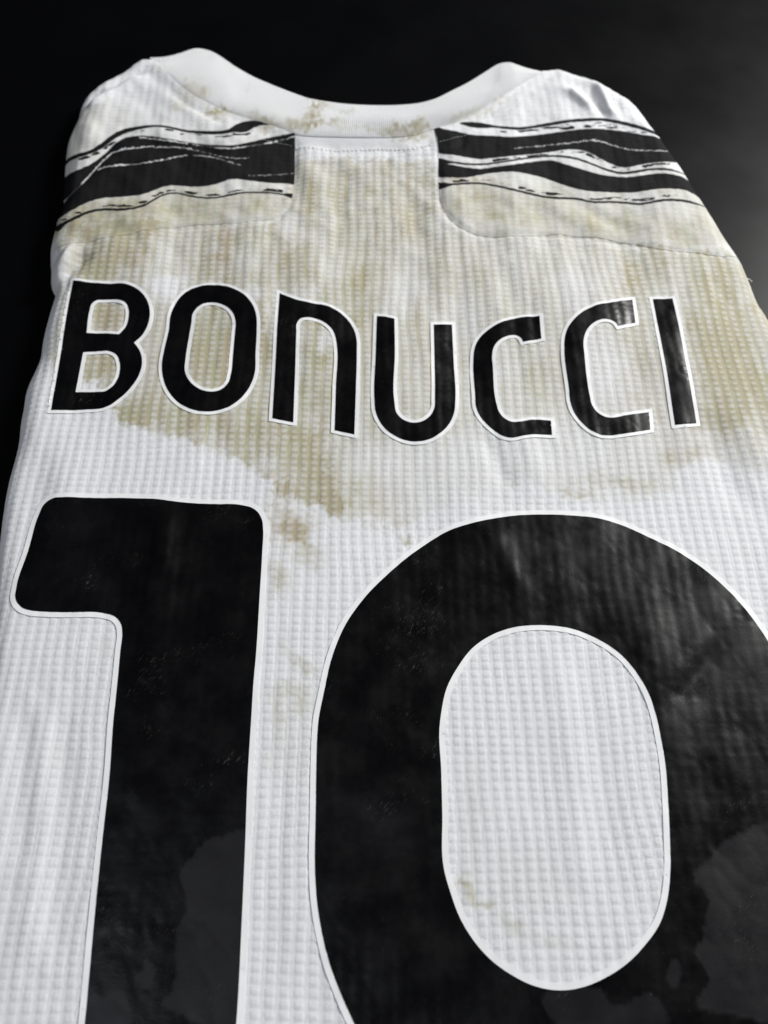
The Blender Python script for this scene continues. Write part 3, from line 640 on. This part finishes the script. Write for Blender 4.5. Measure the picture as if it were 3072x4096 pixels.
def sheet(name, outer, holes, res, off, relk, mat, parent, drop):
    b = [outer] + holes
    pts = []; edges = []
    for P in b:
        k = len(pts); n = len(P); pts += [tuple(p) for p in P]; edges += [(k+i, k+(i+1) % n) for i in range(n)]
    x = np.arange(outer[:, 0].min(), outer[:, 0].max(), res); y = np.arange(outer[:, 1].min(), outer[:, 1].max(), res)
    X, Y = np.meshgrid(x, y, indexing='ij'); X[:, ::2] += res*.5; X = X.ravel(); Y = Y.ravel()
    ok = inside(X, Y, outer)
    for h in holes: ok &= ~inside(X, Y, h)
    X, Y = X[ok], Y[ok]
    dm = np.full(len(X), 1e9)
    for P in b: dm = np.minimum(dm, segdist(X, Y, P))
    X, Y = X[dm > res*.55], Y[dm > res*.55]
    pts += list(zip(X.tolist(), Y.tolist()))
    r_ = geometry.delaunay_2d_cdt([Vector(p) for p in pts], edges, [], 0, 1e-7)
    vo = np.array([tuple(v) for v in r_[0]]); tr = np.array([f for f in r_[2] if len(f) == 3])
    c = vo[tr].mean(1); ok = inside(c[:, 0], c[:, 1], outer)
    for h in holes: ok &= ~inside(c[:, 0], c[:, 1], h)
    tr = tr[ok]
    a = vo[tr]; sgn = (a[:, 1, 0]-a[:, 0, 0])*(a[:, 2, 1]-a[:, 0, 1])-(a[:, 1, 1]-a[:, 0, 1])*(a[:, 2, 0]-a[:, 0, 0])
    tr[sgn < 0] = tr[sgn < 0][:, ::-1]
    used = np.unique(tr); mp = np.zeros(len(vo), int); mp[used] = np.arange(len(used)); vo = vo[used]; tr = mp[tr]
    u, v = cellco(vo[:, 0], vo[:, 1])
    fm = sheen_mask(vo[:, 0], vo[:, 1]) if mat is M_BLACK else np.clip(stains(vo[:, 0], vo[:, 1], u, v)[0]*1.6, 0, 1)
    rk = relk*(.35+.65*sstep(.35, .65, fbm(vo[:, 0]/.02, vo[:, 1]/.02, 411, 3)))*(1-.7*sheen_mask(vo[:, 0], vo[:, 1]))
    z0 = Hf(vo[:, 0], vo[:, 1]); hx = (Hf(vo[:, 0]+.0015, vo[:, 1])-Hf(vo[:, 0]-.0015, vo[:, 1]))/.003; hy = (Hf(vo[:, 0], vo[:, 1]+.0015)-Hf(vo[:, 0], vo[:, 1]-.0015))/.003
    z = z0+off*np.sqrt(1+3*(hx**2+hy**2))+relief(u, v)*rk
    z += (fbm(vo[:, 0]/.0035, vo[:, 1]/.005, 433, 3)-.5)*0.00012 - np.exp(-np.abs(fbm(vo[:, 0]/.012+vo[:, 1]/.02, vo[:, 1]/.02, 441, 3)-.5)/.03)*0.00010
    V3 = np.stack([vo[:, 0], vo[:, 1], z], 1)
    e = boundary_edges(tr); idx = np.unique(e); m2 = -np.ones(len(V3), int); m2[idx] = len(V3)+np.arange(len(idx)); k = len(idx)
    low = V3[idx].copy(); low[:, 2] -= drop
    a_, b_ = m2[e[:, 0]], m2[e[:, 1]]
    q1 = np.stack([b_, a_, a_+k], 1); q2 = np.stack([b_, a_+k, b_+k], 1)
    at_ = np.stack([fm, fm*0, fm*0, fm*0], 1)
    V3 = np.vstack([V3, V3[idx], low]); at_ = np.vstack([at_, at_[idx], at_[idx]])
    return link(name, mesh(name, V3, np.vstack([tr, q1, q2]), None, at_), mat, parent)
def glyph(label, outer, holes, wd, res, kind):
    O = curve(onto(outer), res*.8); Hs = [curve(onto(h), res*.8) for h in holes]
    Oo = offset_poly(O, wd); Hh_ = [offset_poly(h, -wd) for h in Hs]
    e = sheet(kind, Oo, Hh_, res*1.2, 0.00046, .40, M_WHITE, shirt, 0.0005)
    e['label'] = label
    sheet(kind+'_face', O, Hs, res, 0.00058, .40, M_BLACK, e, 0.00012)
    return e
LA = lambda p: Q(150, 1050, 1.106, p); LB = lambda p: Q(1350, 1050, 1.106, p)
glyph('black letter B with a white outline', LA([(160, 84, 1), (230, 92), (300, 97), (385, 97), (430, 113), (465, 140), (488, 175), (498, 215), (496, 255), (480, 300), (455, 335), (428, 358, 1), (450, 387), (462, 420), (463, 460), (450, 500), (425, 542), (390, 582), (355, 611), (320, 635), (280, 649), (230, 653), (62, 656, 1)]),
      [LA([(218, 315, 1), (232, 215), (241, 187), (262, 171), (300, 168), (365, 169), (392, 182), (405, 212), (404, 250), (393, 287), (362, 322, 1), (300, 317)]),
       LA([(170, 577, 1), (204, 400, 1), (260, 397), (325, 397), (350, 411), (364, 440), (366, 480), (355, 520), (333, 552), (300, 573), (260, 576)])], .00152, .0008, 'letter')
glyph('black letter O with a white outline', LA([(583, 300), (590, 240), (610, 190), (640, 150), (680, 122), (725, 108), (775, 104), (830, 108), (880, 125), (925, 155), (955, 195), (969, 240), (971, 300), (966, 400), (960, 500), (948, 535), (925, 576), (890, 613), (850, 640), (800, 657), (750, 662), (700, 657), (650, 638), (605, 604), (575, 562), (557, 512), (552, 460), (565, 380)]),
      [LA([(682, 270), (690, 225), (710, 200), (740, 184), (772, 180), (805, 184), (840, 200), (865, 225), (877, 260), (874, 320), (866, 410), (857, 495), (844, 537), (820, 561), (790, 573), (755, 574), (720, 564), (688, 543), (665, 515), (653, 482), (656, 430), (668, 350)])], .00152, .0008, 'letter')
glyph('black letter N in lower-case form with a white outline', LA([(1072, 140, 1), (1150, 169), (1200, 180), (1280, 195), (1330, 220), (1370, 255), (1400, 300), (1412, 345), (1413, 400), (1409, 560), (1402, 764, 1), (1315, 745, 1), (1321, 550), (1325, 370), (1318, 330), (1303, 298), (1280, 275), (1250, 258), (1225, 250), (1190, 245), (1163, 252), (1148, 272), (1146, 310), (1140, 500), (1132, 710, 1), (1040, 693, 1), (1055, 430)]), [], .00152, .0008, 'letter')
glyph('black letter U with a white outline', LB([(175, 240, 1), (215, 244), (252, 253, 1), (254, 400), (252, 620), (261, 668), (285, 695), (315, 709), (350, 712), (385, 701), (415, 675), (429, 645), (431, 600), (429, 420), (426, 278, 1), (506, 278, 1), (514, 450), (521, 610), (515, 670), (495, 715), (460, 753), (420, 779), (370, 793), (320, 793), (270, 778), (225, 750), (190, 710), (170, 665), (164, 610), (169, 420)]), [], .00152, .0008, 'letter')
glyph('first black letter C, right of the U', LB([(893, 240, 1), (901, 340, 1), (821, 354, 1), (812, 337), (790, 325), (765, 325), (735, 334), (708, 353), (690, 380), (684, 410), (687, 470), (703, 630), (714, 665), (740, 694), (770, 708), (800, 708), (860, 699), (943, 703, 1), (948, 766, 1), (870, 763), (820, 769), (770, 778), (738, 773), (700, 752), (660, 718), (630, 682), (613, 642), (609, 590), (601, 440), (605, 390), (620, 350), (650, 315), (690, 285), (740, 262), (800, 249)]), [], .00152, .0008, 'letter')
glyph('second black letter C, left of the I', LB([(1303, 168, 1), (1316, 270, 1), (1240, 285, 1), (1230, 270), (1210, 258), (1180, 253), (1150, 260), (1120, 280), (1098, 310), (1088, 345), (1092, 420), (1115, 595), (1125, 635), (1150, 667), (1180, 685), (1210, 690), (1270, 680), (1376, 665, 1), (1382, 742, 1), (1260, 761), (1200, 768), (1165, 765), (1120, 745), (1080, 711), (1047, 668), (1031, 625), (1023, 560), (1003, 390), (1005, 335), (1020, 290), (1050, 250), (1090, 218), (1140, 194), (1200, 182)]), [], .00152, .0008, 'letter')
glyph('black letter I with a white outline', LB([(1394, 166, 1), (1480, 163, 1), (1505, 270), (1530, 400), (1586, 714, 1), (1492, 722, 1), (1468, 560), (1430, 350)]), [], .00152, .0008, 'letter')
one = Q(0, 1850, 1.276, [(310, 181), (280, 184), (250, 198), (224, 223), (205, 262), (145, 460), (88, 640), (82, 690), (94, 722), (120, 745), (157, 757), (220, 763), (380, 766), (530, 771), (575, 782), (605, 803), (622, 832), (627, 870), (618, 960), (600, 1149)])
one += Q(0, 2700, 1.106, [(505, 200), (488, 440), (455, 740), (420, 1090), (378, 1544)]) + [(310, 4400), (285, 4640, 1), (900, 4640, 1), (918, 4400)] + Q(0, 2700, 1.106, [(1046, 1544), (1070, 1100), (1085, 760), (1097, 440), (1112, 200)])
one += Q(0, 1850, 1.276, [(1293, 1149), (1310, 950), (1325, 700), (1340, 450), (1344, 350), (1337, 293), (1316, 256), (1281, 232), (1235, 221), (1100, 216), (1000, 212), (900, 203), (800, 190), (680, 186), (450, 184)])
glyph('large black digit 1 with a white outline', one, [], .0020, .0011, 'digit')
zo = [(1262, 3500), (1264, 3250), (1267, 3050), (1270, 2950)] + Q(1200, 1850, .886, [(66, 920), (85, 820), (115, 690), (160, 580), (230, 480), (320, 390), (420, 310), (520, 248), (640, 210), (750, 192), (850, 187), (960, 190), (1060, 201), (1140, 225), (1240, 270), (1340, 320), (1430, 380), (1520, 460), (1590, 540), (1659, 640)])
zo += [(3160, 2780), (3230, 2980), (3270, 3200), (3300, 3500), (3310, 3800), (3290, 4100), (3200, 4400), (3000, 4620), (2600, 4740), (2200, 4740), (1850, 4620), (1620, 4420)]
zo += Q(1200, 2800, .886, [(195, 1149), (150, 1050), (105, 930), (78, 820), (62, 720)])
zc = Q(1200, 2800, .886, [(494, 100), (500, 250), (504, 400), (510, 600), (535, 690), (570, 780), (620, 860), (680, 925), (750, 975), (820, 1010), (870, 1024), (930, 1029), (1000, 1018), (1080, 985), (1150, 940), (1220, 870), (1275, 790), (1302, 700), (1312, 600), (1310, 500), (1303, 350), (1293, 220)])
zc += Q(1200, 1850, .886, [(1278, 975), (1262, 900), (1235, 820), (1195, 750), (1140, 685), (1070, 635), (980, 595), (900, 580), (820, 578), (750, 587), (680, 612), (610, 660), (560, 725), (520, 800), (500, 890)])
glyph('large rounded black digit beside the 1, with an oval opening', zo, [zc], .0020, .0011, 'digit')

# ------------------------------------------------------------------ stitching and loose fibres
def tube(pts, rad, seg=5):
    P = np.array(pts, float); n = len(P); d = np.gradient(P, axis=0); d /= np.linalg.norm(d, axis=1)[:, None]+1e-12
    up_ = np.array([0, 0, 1.]); s = np.cross(d, up_); s /= np.linalg.norm(s, axis=1)[:, None]+1e-9; t = np.cross(s, d)
    a = np.arange(seg)/seg*math.tau; rr = np.full(n, rad); rr[0] *= .4; rr[-1] *= .4
    V3 = (P[:, None]+(s[:, None]*np.cos(a)[None, :, None]+t[:, None]*np.sin(a)[None, :, None])*rr[:, None, None]).reshape(-1, 3)
    I, J = np.meshgrid(np.arange(n-1), np.arange(seg), indexing='ij'); I = I.ravel(); J = J.ravel(); K_ = (J+1) % seg
    return V3, np.stack([I*seg+J, (I+1)*seg+J, (I+1)*seg+K_, I*seg+K_], 1)
class Bag:
    def __init__(s): s.v = []; s.f = []; s.n = 0
    def add(s, V3, F_): s.v.append(V3); s.f.append(F_+s.n); s.n += len(V3)
    def make(s, name, mat, parent): return link(name, mesh(name, np.vstack(s.v), np.vstack(s.f)), mat, parent)
def stitch_line(bag, pts, pitch, length, rad, lift, zig=0., wob=0.):
    c = curve(onto(pts), 0.0005, False)
    L = np.concatenate([[0], np.cumsum(np.hypot(*np.diff(c, axis=0).T))]); k = 0; s = 0
    while s+length < L[-1]:
        q = [s, s+length*.33, s+length*.66, s+length]
        x = np.interp(q, L, c[:, 0]); y = np.interp(q, L, c[:, 1])
        dx, dy = x[3]-x[0], y[3]-y[0]; n_ = math.hypot(dx, dy)+1e-9
        off = np.array([-1, -.3, .3, 1])*zig*(1 if k % 2 else -1)
        x = x-dy/n_*off; y = y+dx/n_*off
        z = Hf(x, y)+lift+np.array([-.00012, .0001, .0001, -.00012])
        bag.add(*tube(np.stack([x, y, z], 1), rad)); s += pitch; k += 1
rnd = random.Random(4)
bag = Bag()
stitch_line(bag, Z2([(126, 670), (300, 680), (500, 682), (700, 678), (850, 670), (965, 640)]), .0011, .0010, .00020, .00030, zig=.0011)
stitch_line(bag, Z2([(992, 634), (1050, 620), (1110, 604), (1175, 588)]), .0017, .0010, .00009, .00050)
stitch_line(bag, Z1([(1290, 620), (1360, 636), (1420, 650), (1474, 668)]), .0017, .0010, .00008, .00050)
stitch_line(bag, Z1([(660, 200), (560, 232), (450, 285), (330, 345), (210, 412)]), .0020, .0014, .00010, .00045)
stitch_line(bag, Z2([(1200, 520), (1310, 470), (1420, 405), (1540, 318), (1640, 250)]), .0016, .0012, .00014, .00060)
o = bag.make('stitching', M_THREAD, shirt); o['kind'] = 'stuff'
bag = Bag()
stitch_line(bag, Z2([(975, 600), (985, 700), (985, 830), (990, 930), (1005, 1000), (1030, 1060), (1070, 1110), (1120, 1150), (1180, 1180), (1240, 1198), (1330, 1207)]), .0009, .0010, .00010, .00030)
stitch_line(bag, Z1([(1479, 600), (1479, 700), (1477, 850), (1469, 930), (1456, 985), (1431, 1030), (1401, 1065), (1376, 1085)]), .0009, .0010, .00009, .00028)
o = bag.make('seam_thread', M_GREY, shirt); o['kind'] = 'stuff'
# loose thread at the right edge
q = Q(2500, 850, 2.9, [(1385, 750), (1405, 765), (1425, 770), (1445, 778), (1460, 790), (1475, 805)])
w3 = unproj([p[:2] for p in q], np.array([.005, .006, .0065, .006, .005, .0035]))
link('loose_thread', mesh('loose_thread', *[*tube(curve([tuple(p) for p in w3[:, :2]], .001, False).tolist() and np.column_stack([np.interp(np.linspace(0, 5, 24), range(6), w3[:, i]) for i in range(3)]), .00022)]), M_THREAD, shirt)
# lint and grit on the print
bag = Bag()
zones = [((350, 1950), (1000, 2500), 60), ((1300, 2400), (1800, 3300), 60), ((1700, 2050), (2900, 2500), 60), ((500, 2700), (1000, 3600), 26), ((2400, 2700), (3050, 3600), 30), ((1300, 3300), (2000, 4050), 22),
         ((320, 1140), (560, 1640), 26), ((660, 1150), (1020, 1640), 26), ((1110, 1200), (1430, 1740), 22), ((1500, 1300), (1820, 1760), 16), ((1900, 1300), (2200, 1740), 14), ((2270, 1220), (2600, 1730), 12)]
for (a, b, n_) in zones:
    for _ in range(n_//4):
        p = (a[0]+(b[0]-a[0])*rnd.random(), a[1]+(b[1]-a[1])*rnd.random())
        (x, y) = onto([p])[0][:2]; L = rnd.choice([.0002, .0003, .0004, .0007, .0012]); an = rnd.random()*math.pi; cu = rnd.uniform(-.6, .6)
        s = np.linspace(-.5, .5, 5)
        xx = x+np.cos(an+cu*s*2)*L*s; yy = y+np.sin(an+cu*s*2)*L*s
        zz = Hf(xx, yy)+.00047+.00005*np.cos(s*3)
        bag.add(*tube(np.stack([xx, yy, zz], 1), rnd.uniform(.00003, .00007), 4))
o = bag.make('lint', M_LINT, shirt); o['kind'] = 'stuff'
